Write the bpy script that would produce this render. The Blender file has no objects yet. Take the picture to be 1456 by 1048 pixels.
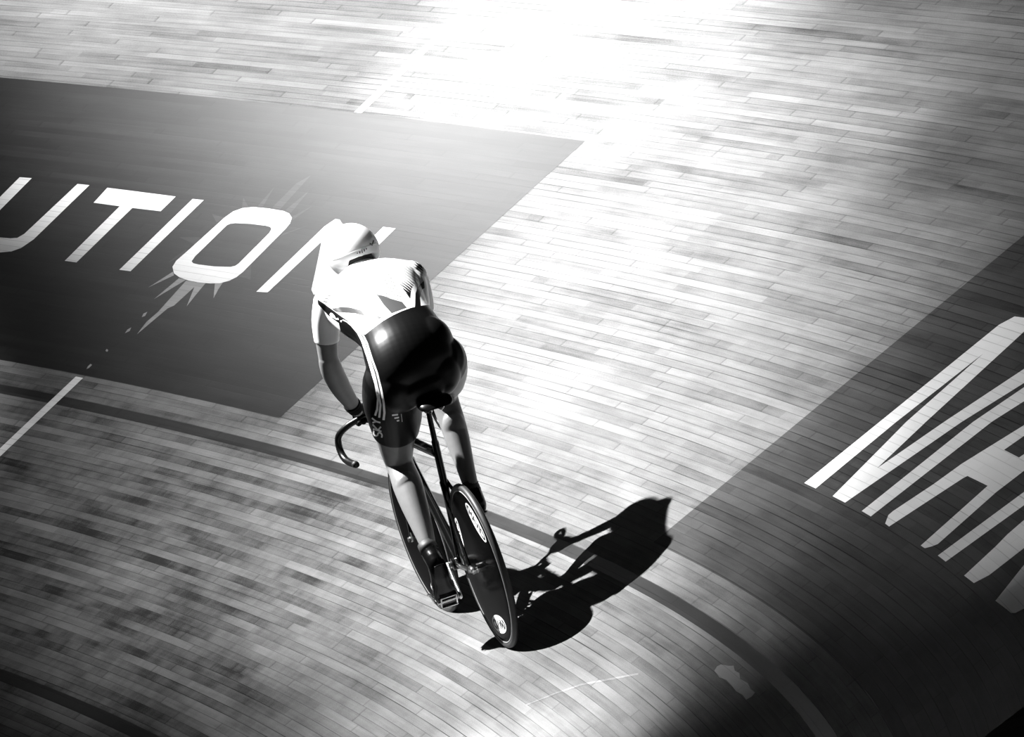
import bpy, bmesh, math
from mathutils import Vector, Matrix
from mathutils.geometry import tessellate_polygon
scene = bpy.context.scene
COL = scene.collection
PI = math.pi

# ------------------------------------------------------------------ camera, world, lamps, exposure
CAM_POS = Vector((-0.01184, -23.3118, 3.32575))
c_right = Vector((0.9996594, 0.0024953, 0.0259763))
c_up = Vector((-0.0260959, 0.0955871, 0.9950790))
c_fwd = Vector((0.0, 0.9954179, -0.0956196))
cam_data = bpy.data.cameras.new('camera')
cam_data.sensor_width = 36.0
cam_data.lens = 8614.03 / 1456 * 36.0
cam_data.clip_end = 400
cam = bpy.data.objects.new('camera', cam_data)
COL.objects.link(cam)
rot = Matrix((c_right, c_up, -c_fwd)).transposed()
cam.matrix_world = Matrix.Translation(CAM_POS) @ rot.to_4x4()
scene.camera = cam

world = bpy.data.worlds.new('arena_air')
scene.world = world
world.use_nodes = True
world.node_tree.nodes['Background'].inputs['Color'].default_value = (1, 1, 1, 1)
world.node_tree.nodes['Background'].inputs['Strength'].default_value = 0.006

scene.view_settings.view_transform = 'Standard'
scene.view_settings.look = 'None'
scene.view_settings.gamma = 1
scene.view_settings.use_curve_mapping = False
scene.view_settings.exposure = 0.0

# the banked bend: a cone about a vertical axis; the rear tyre touches it at the world origin
R0 = 19.67495
PSI = 0.2630547
BETA = 0.6851212
AX = Vector((-R0 * math.cos(PSI), -R0 * math.sin(PSI), 0))
SB, CB, TB = math.sin(BETA), math.cos(BETA), math.tan(BETA)


def track(s, g, h=0.0):
    """point on the banking: s metres ahead along the boards, g metres up the slope, h off the surface"""
    th = PSI + s / R0
    u = g * CB - h * SB
    z = g * SB + h * CB
    r = R0 + u
    return Vector((AX.x + r * math.cos(th), AX.y + r * math.sin(th), z))


# roof floodlights: one rig up ahead on the infield side, several heads
LDIR = (-0.70 * c_right + 0.688 * c_up + 0.13 * c_fwd).normalized()
RIG = LDIR * 32.0
LAMPS = [  # (aim s, aim g, cone degrees, power, offset along the truss)
    (3.50, 2.50, 15.0, 75208, -0.30),
    (0.00, 0.50, 10.0, 56700, -0.26),
    (7.00, 5.00, 15.0, 251805, -0.22),
    (3.00, 2.00, 7.0, 179498, -0.18),
    (0.50, 0.50, 5.0, 79006, -0.14),
    (5.00, 3.50, 7.0, 285435, -0.10),
    (2.00, 1.00, 7.0, 80520, -0.06),
    (-1.50, -1.00, 5.0, 311846, -0.02),
    (-3.00, 2.00, 5.0, 19551, 0.02),
    (-0.50, 0.50, 5.0, 64720, 0.06),
    (10.50, 5.50, 15.0, 167784, 0.10),
    (3.50, 2.50, 5.0, 115666, 0.14),
    (8.50, -1.00, 10.0, 189795, 0.18),
    (1.00, 1.00, 7.0, 82701, 0.22),
    (3.00, 0.50, 7.0, 30333, 0.26),
    (-0.50, -0.50, 5.0, 59414, 0.30),
]


def spot(name, pos, target, deg, power, radius, blend=1.0):
    d = bpy.data.lights.new(name, 'SPOT')
    d.energy = power
    d.spot_size = math.radians(deg)
    d.spot_blend = blend
    d.shadow_soft_size = radius
    o = bpy.data.objects.new(name, d)
    COL.objects.link(o)
    o.location = pos
    o.rotation_euler = (target - pos).to_track_quat('-Z', 'Y').to_euler()
    return o


for i, (s, g, deg, pw, off) in enumerate(LAMPS):
    spot('floodlight', RIG + Vector((off, 0, 0)), track(s, g), deg, pw, 0.14)


# an unseen lamp added in the mirror direction, for a sheen on the varnish and paint high on the bend
SHEEN = track(6.6, 3.5)
spot('sheen_lamp', SHEEN + Vector((-0.40, 0.765, 0.505)) * 25.0, SHEEN, 8.3, 9800, 1.5)


# ------------------------------------------------------------------ helpers
def tag(o, label=None, cat=None, group=None, kind=None):
    if label: o['label'] = label
    if cat: o['category'] = cat
    if group: o['group'] = group
    if kind: o['kind'] = kind
    return o


def link(name, me, mats, parent=None):
    o = bpy.data.objects.new(name, me)
    COL.objects.link(o)
    for m in (mats if isinstance(mats, (list, tuple)) else [mats]):
        me.materials.append(m)
    if parent is not None:
        o.parent = parent
    return o


def bm_obj(name, bm, mats, parent=None, smooth=True, off=None):
    if off is not None:
        bmesh.ops.translate(bm, verts=bm.verts, vec=-off)
    bmesh.ops.recalc_face_normals(bm, faces=bm.faces)
    me = bpy.data.meshes.new(name)
    bm.to_mesh(me)
    bm.free()
    if smooth:
        for p in me.polygons: p.use_smooth = True
    return link(name, me, mats, parent)


def V(*a):
    return Vector(a)


def catmull(pts, n):
    """smooth resampling of tuples"""
    out = []
    P = [pts[0]] + list(pts) + [pts[-1]]
    for i in range(1, len(P) - 2):
        for k in range(n):
            t = k / n
            row = []
            for a, b, c, d in zip(P[i - 1], P[i], P[i + 1], P[i + 2]):
                row.append(0.5 * ((2 * b) + (-a + c) * t + (2 * a - 5 * b + 4 * c - d) * t * t + (-a + 3 * b - 3 * c + d) * t ** 3))
            out.append(tuple(row))
    out.append(tuple(pts[-1]))
    return out


def loft(bm, st, n=4, seg=20, side=(0, 0, 1), rounded=True, power=2.0):
    """closed tube through stations (x, y, z, a, b): a = half width along side, b = the other half width"""
    st = [s if len(s) == 5 else (*s, s[3]) for s in st]
    if n > 1 and len(st) > 2:
        st = catmull(st, n)
    pos = [Vector(s[:3]) for s in st]
    rings = []
    tans = []
    for i, p in enumerate(pos):
        a = pos[max(i - 1, 0)]
        b = pos[min(i + 1, len(pos) - 1)]
        tans.append((b - a).normalized())
    full = []
    if rounded:
        k = [(-0.92, 0.38), (-0.7, 0.7), (-0.38, 0.92)]
        rad = min(st[0][3], st[0][4])
        for dz, sc in k:
            full.append((pos[0] + tans[0] * dz * rad, tans[0], st[0][3] * sc, st[0][4] * sc))
    for p, t, s in zip(pos, tans, st):
        full.append((p, t, s[3], s[4]))
    if rounded is True:
        rad = min(st[-1][3], st[-1][4])
        for dz, sc in [(0.38, 0.92), (0.7, 0.7), (0.92, 0.38)]:
            full.append((pos[-1] + tans[-1] * dz * rad, tans[-1], st[-1][3] * sc, st[-1][4] * sc))
    sd0 = Vector(side)
    for p, t, a, b in full:
        sd = (sd0 - t * sd0.dot(t))
        if sd.length < 1e-4: sd = t.orthogonal()
        sd.normalize()
        ot = t.cross(sd)
        ring = []
        for j in range(seg):
            an = 2 * PI * j / seg
            ca, sa = math.cos(an), math.sin(an)
            e = 2.0 / power
            ca = math.copysign(abs(ca) ** e, ca)
            sa = math.copysign(abs(sa) ** e, sa)
            ring.append(bm.verts.new(p + sd * a * ca + ot * b * sa))
        rings.append(ring)
    for r1, r2 in zip(rings, rings[1:]):
        for j in range(seg):
            bm.faces.new((r1[j], r1[(j + 1) % seg], r2[(j + 1) % seg], r2[j]))
    bm.faces.new(rings[0][::-1])
    bm.faces.new(rings[-1])
    return rings


def ball(bm, c, r, rotm=None, seg=20, ring=12):
    m = Matrix.Translation(Vector(c)) @ (rotm.to_4x4() if rotm else Matrix.Identity(4)) @ Matrix.Diagonal((*r, 1))
    return bmesh.ops.create_uvsphere(bm, u_segments=seg, v_segments=ring, radius=1, matrix=m)['verts']


def cyl(bm, a, b, r, seg=16, r2=None):
    a, b = Vector(a), Vector(b)
    d = b - a
    m = Matrix.Translation((a + b) / 2) @ d.to_track_quat('Z', 'Y').to_matrix().to_4x4()
    return bmesh.ops.create_cone(bm, cap_ends=True, segments=seg, radius1=r, radius2=r if r2 is None else r2, depth=d.length, matrix=m)['verts']


def box(bm, c, d, rotm=None):
    m = Matrix.Translation(Vector(c)) @ (rotm.to_4x4() if rotm else Matrix.Identity(4)) @ Matrix.Diagonal((*d, 1))
    return bmesh.ops.create_cube(bm, size=1, matrix=m)['verts']


def lathe(bm, prof, c, seg=96):
    """profile (radius, z) turned about the axle through c"""
    c = Vector(c)
    rings = []
    for r, z in prof:
        if r < 1e-6:
            rings.append([bm.verts.new(c + V(0, 0, z))])
        else:
            rings.append([bm.verts.new(c + V(r * math.cos(2 * PI * j / seg), r * math.sin(2 * PI * j / seg), z)) for j in range(seg)])
    for a, b in zip(rings, rings[1:]):
        for j in range(seg):
            k = (j + 1) % seg
            vs = [a[j % len(a)], a[k % len(a)], b[k % len(b)], b[j % len(b)]]
            u = []
            for v in vs:
                if v not in u: u.append(v)
            if len(u) > 2: bm.faces.new(u)


def remeshed(name, bm, mats, voxel, smooth_it, parent=None, off=None, fn=None):
    """overlapping closed lofts grown into one continuous skin"""
    bmesh.ops.recalc_face_normals(bm, faces=bm.faces)
    me = bpy.data.meshes.new(name + '_raw')
    bm.to_mesh(me)
    bm.free()
    t = bpy.data.objects.new(name + '_raw', me)
    COL.objects.link(t)
    m = t.modifiers.new('r', 'REMESH')
    m.mode = 'VOXEL'
    m.voxel_size = voxel
    s = t.modifiers.new('s', 'SMOOTH')
    s.factor = 0.5
    s.iterations = smooth_it
    dg = bpy.context.evaluated_depsgraph_get()
    dg.update()
    me2 = bpy.data.meshes.new_from_object(t.evaluated_get(dg))
    bpy.data.objects.remove(t)
    bpy.data.meshes.remove(me)
    me2.name = name
    me2.materials.clear()
    if fn: fn(me2)
    if off is not None: me2.transform(Matrix.Translation(-off))
    for p in me2.polygons: p.use_smooth = True
    return link(name, me2, mats, parent)


# ------------------------------------------------------------------ materials
def mat(name, col, rough=0.5, metal=0.0, spec=0.5, coat=0.0, noise=0.0, nscale=60, bump=0.0):
    m = bpy.data.materials.new(name)
    m.use_nodes = True
    nt = m.node_tree
    b = nt.nodes['Principled BSDF']
    b.inputs['Base Color'].default_value = (col, col, col, 1)
    b.inputs['Roughness'].default_value = rough
    b.inputs['Metallic'].default_value = metal
    b.inputs['Specular IOR Level'].default_value = spec
    b.inputs['Coat Weight'].default_value = coat
    b.inputs['Coat Roughness'].default_value = 0.08
    if noise or bump:
        tc = nt.nodes.new('ShaderNodeTexCoord')
        n = nt.nodes.new('ShaderNodeTexNoise')
        n.inputs['Scale'].default_value = nscale
        n.inputs['Detail'].default_value = 4
        nt.links.new(tc.outputs['Object'], n.inputs['Vector'])
        mr = nt.nodes.new('ShaderNodeMapRange')
        mr.inputs['To Min'].default_value = col * (1 - noise)
        mr.inputs['To Max'].default_value = col * (1 + noise)
        nt.links.new(n.outputs['Fac'], mr.inputs['Value'])
        cb = nt.nodes.new('ShaderNodeCombineColor')
        for k in range(3): nt.links.new(mr.outputs[0], cb.inputs[k])
        nt.links.new(cb.outputs[0], b.inputs['Base Color'])
        if bump:
            bp = nt.nodes.new('ShaderNodeBump')
            bp.inputs['Strength'].default_value = bump
            bp.inputs['Distance'].default_value = 0.002
            nt.links.new(n.outputs['Fac'], bp.inputs['Height'])
            nt.links.new(bp.outputs[0], b.inputs['Normal'])
    return m


class NB:
    """tiny node graph writer"""
    def __init__(self, nt): self.nt = nt
    def n(self, t, **kw):
        x = self.nt.nodes.new(t)
        for k, v in kw.items(): setattr(x, k, v)
        return x
    def put(self, sock, v):
        if isinstance(v, (int, float)): sock.default_value = v
        elif isinstance(v, tuple): sock.default_value = v
        else: self.nt.links.new(v, sock)
    def m(self, op, a, b=0.0, c=0.0, clamp=False):
        x = self.n('ShaderNodeMath', operation=op)
        x.use_clamp = clamp
        self.put(x.inputs[0], a); self.put(x.inputs[1], b); self.put(x.inputs[2], c)
        return x.outputs[0]
    def vec(self, x, y, z=0.0):
        c = self.n('ShaderNodeCombineXYZ')
        self.put(c.inputs[0], x); self.put(c.inputs[1], y); self.put(c.inputs[2], z)
        return c.outputs[0]
    def noise(self, v, scale=1.0, detail=3.0, rough=0.5):
        x = self.n('ShaderNodeTexNoise')
        x.inputs['Scale'].default_value = scale
        x.inputs['Detail'].default_value = detail
        x.inputs['Roughness'].default_value = rough
        self.put(x.inputs['Vector'], v)
        return x.outputs['Fac']
    def white(self, v):
        x = self.n('ShaderNodeTexWhiteNoise', noise_dimensions='3D')
        self.put(x.inputs['Vector'], v)
        return x.outputs['Value']
    def mr(self, v, a, b, c, d, smooth=False):
        x = self.n('ShaderNodeMapRange')
        if smooth: x.interpolation_type = 'SMOOTHSTEP'
        self.put(x.inputs[0], v)
        for k, q in zip((1, 2, 3, 4), (a, b, c, d)): self.put(x.inputs[k], q)
        return x.outputs[0]


def board_group():
    g = bpy.data.node_groups.new('boards', 'ShaderNodeTree')
    g.interface.new_socket('Tone', in_out='OUTPUT', socket_type='NodeSocketFloat')
    g.interface.new_socket('Gap', in_out='OUTPUT', socket_type='NodeSocketFloat')
    g.interface.new_socket('Height', in_out='OUTPUT', socket_type='NodeSocketFloat')
    g.interface.new_socket('Wear', in_out='OUTPUT', socket_type='NodeSocketFloat')
    b = NB(g)
    uv = b.n('ShaderNodeUVMap', uv_map='UVMap')
    sp = b.n('ShaderNodeSeparateXYZ')
    g.links.new(uv.outputs[0], sp.inputs[0])
    s, t = sp.outputs[0], sp.outputs[1]
    rowf = b.m('DIVIDE', b.m('SUBTRACT', t, 0.004), 0.04)
    row = b.m('FLOOR', rowf)
    fr = b.m('FRACT', rowf)
    rnd = b.white(b.vec(row, 3.7, 1.1))
    rnd2 = b.white(b.vec(row, 9.2, 5.3))
    # gap between boards: strength wanders along the board
    gn = b.noise(b.vec(b.m('MULTIPLY', s, 0.9), b.m('MULTIPLY', row, 7.3)), 1.0, 3.0)
    gs = b.m('MULTIPLY', b.mr(gn, 0.38, 0.62, 0.0, 1.0), b.mr(rnd2, 0.0, 1.0, 0.35, 1.0))
    edge = b.m('MINIMUM', fr, b.m('SUBTRACT', 1.0, fr))
    gw = b.m('MULTIPLY_ADD', gs, 0.050, 0.028)
    gap = b.m('MULTIPLY', b.mr(edge, b.m('MULTIPLY', gw, 0.5), gw, 1.0, 0.0), b.mr(gs, 0.0, 1.0, 0.35, 1.0))
    # lengths of board (butt joints) and worn patches
    ln = b.m('MULTIPLY_ADD', rnd, 0.5, 0.45)
    sf = b.m('ADD', b.m('DIVIDE', s, ln), b.m('MULTIPLY', rnd2, 17.0))
    seg = b.m('FLOOR', sf)
    sfr = b.m('FRACT', sf)
    segr = b.white(b.vec(row, seg, 2.2))
    longr = b.white(b.vec(row, b.m('FLOOR', b.m('ADD', b.m('DIVIDE', s, 2.7), b.m('MULTIPLY', rnd, 5.0))), 8.8))
    butt = b.mr(b.m('MULTIPLY', sfr, ln), 0.0, 0.022, 1.0, 0.0)
    butt = b.m('MULTIPLY', butt, b.m('GREATER_THAN', b.white(b.vec(seg, row, 4.4)), 0.55))
    # grain streaks, dirt, speckle
    st1 = b.noise(b.vec(b.m('MULTIPLY', s, 1.6), b.m('MULTIPLY', t, 55.0)), 1.0, 5.0, 0.6)
    st2 = b.noise(b.vec(b.m('MULTIPLY', s, 0.9), b.m('MULTIPLY', row, 0.7), 3.0), 1.0, 4.0, 0.6)
    dirt = b.noise(b.vec(b.m('MULTIPLY', s, 1.3), b.m('MULTIPLY', t, 4.0), 9.0), 1.0, 6.0, 0.65)
    spk = b.noise(b.vec(b.m('MULTIPLY', s, 110.0), b.m('MULTIPLY', t, 420.0), 1.0), 1.0, 1.0, 0.5)
    tone = b.m('ADD', b.mr(segr, 0, 1, -0.14, 0.14), b.mr(longr, 0, 1, -0.17, 0.17))
    tone = b.m('ADD', tone, b.mr(st1, 0.3, 0.7, -0.22, 0.22))
    tone = b.m('ADD', tone, b.mr(st2, 0.3, 0.7, -0.28, 0.28))
    tone = b.m('ADD', tone, b.mr(dirt, 0.3, 0.7, -0.25, 0.25))
    tone = b.m('ADD', tone, b.mr(spk, 0.2, 0.8, -0.32, 0.32))
    # the lower lanes ahead are scuffed and stained, the rest of the bend is cleaner
    grime = b.m('MULTIPLY', b.mr(s, -1.0, 3.0, 0.0, 1.0, True), b.mr(t, 1.2, 0.2, 0.0, 1.0, True))
    gr1 = b.noise(b.vec(b.m('MULTIPLY', s, 0.8), b.m('MULTIPLY', row, 0.62), 13.0), 1.0, 6.0, 0.72)
    tone = b.m('ADD', tone, b.m('MULTIPLY', grime, b.mr(gr1, 0.36, 0.60, -0.72, 0.42)))
    tone = b.m('MULTIPLY', b.m('MAXIMUM', b.m('ADD', 1.0, tone), 0.15), b.m('SUBTRACT', 1.0, b.m('MULTIPLY', butt, 0.45)))
    wear = b.m('MULTIPLY', b.mr(b.noise(b.vec(b.m('MULTIPLY', s, 3.0), b.m('MULTIPLY', t, 24.0), 5.0), 1.0, 6.0, 0.7), 0.62, 0.70, 0.0, 1.0), 1.0)
    h = b.m('SUBTRACT', b.m('MULTIPLY', st1, 0.25), b.m('ADD', gap, b.m('MULTIPLY', butt, 0.5)))
    h = b.m('ADD', h, b.m('MULTIPLY', segr, 0.35))
    o = b.n('NodeGroupOutput')
    for k, v in enumerate((tone, gap, h, wear)): g.links.new(v, o.inputs[k])
    return g


BOARDS = board_group()


def board_mat(name, base, paint_cover=0.0, rough=0.5, spec=0.5, contrast=1.0, gapk=1.0, bump=0.35):
    """boards (paint_cover 0) or paint lying on them; the joints and a little of the grain read through"""
    m = bpy.data.materials.new(name)
    m.use_nodes = True
    nt = m.node_tree
    bs = nt.nodes['Principled BSDF']
    b = NB(nt)
    gr = b.n('ShaderNodeGroup', node_tree=BOARDS)
    tone = b.m('POWER', gr.outputs['Tone'], contrast)
    col = b.m('MULTIPLY', tone, base)
    col = b.m('MULTIPLY', col, b.m('SUBTRACT', 1.0, b.m('MULTIPLY', gr.outputs['Gap'], gapk)))
    col = b.m('MINIMUM', col, 0.92)
    cc = b.n('ShaderNodeCombineColor')
    for k in range(3): nt.links.new(col, cc.inputs[k])
    nt.links.new(cc.outputs[0], bs.inputs['Base Color'])
    bs.inputs['Roughness'].default_value = rough
    bs.inputs['Specular IOR Level'].default_value = spec
    bp = b.n('ShaderNodeBump')
    bp.inputs['Strength'].default_value = bump
    bp.inputs['Distance'].default_value = 0.0012
    nt.links.new(gr.outputs['Height'], bp.inputs['Height'])
    nt.links.new(bp.outputs[0], bs.inputs['Normal'])
    return m


M_WOOD = board_mat('pine_boards', 0.112, rough=0.6, spec=0.04, contrast=0.85, gapk=0.85)
M_PANEL = board_mat('dark_advert_paint', 0.006, rough=0.34, spec=0.11, contrast=1.8, gapk=0.25, bump=0.08)
M_PANEL2 = board_mat('charcoal_advert_paint', 0.042, rough=0.6, spec=0.03, contrast=0.8, gapk=0.95)
M_WHITEP = board_mat('white_track_paint', 0.72, rough=0.45, spec=0.1, contrast=0.12, gapk=0.45)
M_GREYP = board_mat('pale_grey_track_paint', 0.22, rough=0.5, spec=0.3, contrast=0.3, gapk=0.5)
M_FAINTP = board_mat('faded_burst_paint', 0.026, rough=0.34, spec=0.11, bump=0.08, contrast=0.8, gapk=0.8)
M_SCRATCH = board_mat('scratched_varnish', 0.15, rough=0.5, spec=0.1, contrast=1.0, gapk=0.8)
M_BLUEL = board_mat('dark_line_paint', 0.014, rough=0.5, spec=0.1, contrast=1.0, gapk=0.8)
M_BLACKL = board_mat('black_line_paint', 0.006, rough=0.5, spec=0.2, contrast=0.8, gapk=0.8)
M_CONC = mat('infield_concrete', 0.10, 0.8, noise=0.3, nscale=3)

# ------------------------------------------------------------------ the banked track


def track_sheet(name, polys, m, parent, h, step=0.1, holes=None):
    """outlines in (s, g) metres laid on the cone"""
    bm = bmesh.new()
    for k, poly in enumerate(polys):
        loops = [[Vector((x, y, 0)) for x, y in poly]]
        if holes and k in holes: loops.append([Vector((x, y, 0)) for x, y in holes[k]])
        flat = [p for l in loops for p in l]
        vs = [bm.verts.new(p) for p in flat]
        for t in tessellate_polygon(loops):
            try: bm.faces.new([vs[i] for i in t])
            except ValueError: pass
    xs = [v.co.x for v in bm.verts]
    x = math.floor(min(xs) / step) * step
    while x < max(xs):
        geom = bm.verts[:] + bm.edges[:] + bm.faces[:]
        bmesh.ops.bisect_plane(bm, geom=geom, plane_co=(x, 0, 0), plane_no=(1, 0, 0), dist=1e-6)
        x += step
    uvl = bm.loops.layers.uv.new('UVMap')
    for f in bm.faces:
        if f.normal.z < 0: f.normal_flip()
        for l in f.loops: l[uvl].uv = (l.vert.co.x, l.vert.co.y)
    for v in bm.verts: v.co = track(v.co.x, v.co.y, h)
    # s runs anticlockwise and g outward: keep the faces looking up and inward
    me = bpy.data.meshes.new(name)
    bm.normal_update()
    up = sum((f.normal.z * f.calc_area() for f in bm.faces))
    if up < 0:
        bmesh.ops.reverse_faces(bm, faces=bm.faces)
    bm.to_mesh(me)
    bm.free()
    for p in me.polygons: p.use_smooth = True
    return link(name, me, m, parent)


def band(s0, s1, g0, g1):
    return [(s0, g0), (s1, g0), (s1, g1), (s0, g1)]


floor = track_sheet('floor', [band(-15, 26, -1.98, 5.1)], M_WOOD, None, 0.0, step=0.1)
tag(floor, 'banked wooden velodrome track of narrow curving boards', kind='structure')
apron = track_sheet('trim_1', [band(-15, 26, -2.8, -1.98)], M_CONC, None, -0.02, step=0.25)
tag(apron, 'flat apron strip below the wooden banking', kind='structure')

H1, H2 = 0.0008, 0.0014
o = track_sheet('advert_panel', [band(4.24, 18, 0.677, 2.669)], M_PANEL, floor, H1)
tag(o, 'dark painted advert panel with large white UTION lettering')
pan1 = o
o = track_sheet('advert_panel', [band(-14, -0.178, 0.677, 2.72)], M_PANEL2, floor, H1)
tag(o, 'charcoal advert panel with tall slanting white letters at right')
pan2 = o
o = track_sheet('track_line', [band(-15, 26, 0.465, 0.522)], M_BLUEL, floor, H1)
tag(o, 'dark line painted along the boards just below the advert panels')
o = track_sheet('track_line', [band(-15, 26, -1.118, -1.058)], M_BLACKL, floor, H1)
tag(o, 'black line painted along the boards at the lower left')
o = track_sheet('cross_line', [band(6.19, 6.262, -1.9, 0.66)], M_WHITEP, floor, H2)
tag(o, 'white line across the boards below the UTION panel')
o = track_sheet('cross_line', [band(6.205, 6.268, 2.672, 5.0)], M_WHITEP, floor, H2)
tag(o, 'white line across the boards above the UTION panel')

LET = {
'U': [(8.315, 1.937), (8.215, 1.94), (8.21, 1.53), (8.185, 1.495), (8.113, 1.487), (7.91, 1.495), (7.86, 1.505), (7.838, 1.54), (7.82, 1.938), (7.718, 1.94), (7.722, 1.51), (7.75, 1.44), (7.80, 1.405), (7.882, 1.388), (8.15, 1.385), (8.245, 1.405), (8.295, 1.445), (8.312, 1.50)],
'T': [(7.56, 1.937), (6.962, 1.937), (6.96, 1.822), (7.206, 1.819), (7.203, 1.395), (7.308, 1.394), (7.318, 1.819), (7.548, 1.82)],
'I': [(6.812, 1.936), (6.716, 1.938), (6.707, 1.391), (6.807, 1.389)],
'O': [(6.274, 1.938), (6.139, 1.942), (6.005, 1.94), (5.94, 1.929), (5.882, 1.903), (5.85, 1.865), (5.838, 1.82), (5.813, 1.505), (5.82, 1.465), (5.847, 1.433), (5.899, 1.408), (5.973, 1.396), (6.08, 1.39), (6.172, 1.391), (6.269, 1.402), (6.347, 1.422), (6.413, 1.463), (6.434, 1.507), (6.425, 1.60), (6.412, 1.84), (6.395, 1.889), (6.350, 1.92)],
'N': [(5.539, 1.393), (5.442, 1.402), (5.447, 1.776), (5.118, 1.467), (5.058, 1.440), (4.942, 1.445), (4.976, 1.937), (5.088, 1.934), (5.061, 1.594), (5.42, 1.907), (5.494, 1.938), (5.532, 1.937), (5.555, 1.879)],
}
O_IN = [(6.282, 1.813), (6.149, 1.823), (6.02, 1.825), (5.974, 1.821), (5.949, 1.809), (5.934, 1.781), (5.919, 1.552), (5.927, 1.535), (5.955, 1.523), (6.087, 1.509), (6.23, 1.505), (6.279, 1.508), (6.308, 1.519), (6.322, 1.554), (6.329, 1.792), (6.315, 1.804)]
for k, pts in LET.items():
    o = track_sheet('painted_letter', [pts], M_WHITEP, pan1, H2, holes={0: O_IN} if k == 'O' else None)
    tag(o, 'white letter ' + k)
RAYS = [
[(6.37,1.432),(6.331,1.41),(6.433,1.304)],
[(6.268,1.396),(6.198,1.394),(6.291,1.235)],
[(6.191,1.388),(6.071,1.389),(6.077,1.216),(6.104,1.191),(6.13,0.994),(6.159,1.084),(6.151,1.158)],
[(6.101,1.394),(6.016,1.396),(5.992,1.3),(5.97,1.225)],
[(5.952,1.412),(5.887,1.423),(5.861,1.366),(5.824,1.305)],
[(6.237,1.148),(6.253,1.131),(6.236,1.107),(6.22,1.118)],
[(6.234,1.031),(6.246,1.012),(6.235,0.987),(6.216,1.006)],
[(6.252,0.756),(6.23,0.751),(6.229,0.729),(6.239,0.718),(6.251,0.736)],
[(6.248,0.868),(6.224,0.861),(6.219,0.849),(6.244,0.855)]]
FRAYS = [
[(6.452,1.593),(6.406,1.568),(6.484,1.484),(6.474,1.534)],
[(6.422,1.633),(6.608,1.665),(6.431,1.687)],
[(6.431,1.798),(6.541,1.853),(6.401,1.839)],
[(6.348,1.913),(6.428,1.991),(6.303,1.929)],
[(6.247,1.948),(6.276,2.095),(6.201,1.946)],
[(6.123,1.953),(6.134,2.136),(6.087,2.203),(6.047,1.95)],
[(5.998,1.946),(5.974,2.1),(5.931,1.933)],
[(5.892,1.908),(5.822,2.002),(5.86,1.881)],
[(5.82,1.795),(5.685,1.873),(5.818,1.771)],
[(5.813,1.505),(5.81,1.56),(5.687,1.462),(5.81,1.47)]]
o = track_sheet('painted_burst', RAYS, M_GREYP, pan1, 0.0011)
tag(o, 'pale grey pointed rays below the letter O')
o = track_sheet('painted_burst', FRAYS, M_FAINTP, pan1, 0.0011)
tag(o, 'faint grey rays around the upper half of the letter O')
BIG = {
'W': [(-0.881,1.177),(-1.042,1.176),(-1.034,1.572),(-1.062,1.987),(-1.121,1.588),(-1.279,1.177),(-1.463,1.176),(-1.614,1.678),(-1.739,1.926),(-1.764,1.963),(-1.602,2.022),(-1.584,1.982),(-1.457,1.65),(-1.369,1.36),(-1.295,1.62),(-1.182,2.135),(-1.171,2.205),(-1.033,2.196),(-0.939,2.189),(-0.892,2.132)],
'V': [(-1.708,1.177),(-1.852,1.175),(-1.882,1.728),(-1.941,1.856),(-1.975,1.923),(-1.819,1.977),(-1.785,1.91),(-1.715,1.697)],
'A': [(-2.066,1.178),(-2.136,1.176),(-2.26,1.477),(-2.275,1.492),(-2.575,1.496),(-2.653,1.178),(-2.723,1.178),(-2.77,1.199),(-2.796,1.217),(-2.729,1.492),(-2.737,1.611),(-2.728,1.75),(-2.60,2.1),(-2.40,2.1),(-2.251,1.896),(-2.21,1.768),(-2.083,1.525),(-2.058,1.403),(-1.994,1.235),(-1.997,1.213)],
'I': [(-2.934,1.183),(-3.083,1.182),(-3.146,1.503),(-3.177,1.629),(-3.017,1.67),(-2.986,1.544)],
'R': [(-3.432,1.183),(-3.619,1.185),(-3.669,1.239),(-3.671,1.379),(-3.675,1.511),(-3.346,1.587),(-3.325,1.46),(-3.341,1.387),(-3.375,1.33)],
'S': [(-4.058,1.191),(-4.375,1.201),(-4.418,1.211),(-4.448,1.24),(-4.522,1.351),(-3.842,1.476),(-3.884,1.339)],
}
A_IN = [(-2.311,1.647),(-2.536,1.647),(-2.565,1.74),(-2.45,1.92),(-2.355,1.815)]
NM = {'W': 'white forked stroke nearest the panel edge', 'V': 'white single stroke beside the forked one', 'A': 'white letter A',
      'I': 'white slanting bar right of the letter A', 'R': 'grey looking broad stroke further right', 'S': 'broad blunt stroke at the lower right edge'}
for k, pts in BIG.items():
    o = track_sheet('painted_letter', [pts], M_WHITEP, pan2, H2, holes={0: A_IN} if k == 'A' else None)
    tag(o, NM[k])
o = track_sheet('scuff_patch', [[(-2.185,0.368),(-2.159,0.386),(-2.173,0.401),(-2.264,0.414),(-2.308,0.426),(-2.378,0.415),(-2.453,0.419),(-2.531,0.405),(-2.654,0.412),(-2.754,0.404),(-2.839,0.406),(-2.858,0.388),(-2.842,0.366),(-2.748,0.370),(-2.643,0.363),(-2.532,0.368),(-2.406,0.37),(-2.312,0.361)]], M_GREYP, floor, H1, step=0.05)
tag(o, 'pale ragged scuff patch')
o = track_sheet('scratch_mark', [[(-0.808,-0.159),(-0.946,-0.055),(-1.091,0.033),(-1.301,0.116),(-1.494,0.191),(-1.514,0.184),(-1.322,0.108),(-1.110,0.026),(-0.965,-0.060),(-0.825,-0.16)]], M_SCRATCH, floor, H1, step=0.05)
tag(o, 'thin pale curved scratch')

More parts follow.
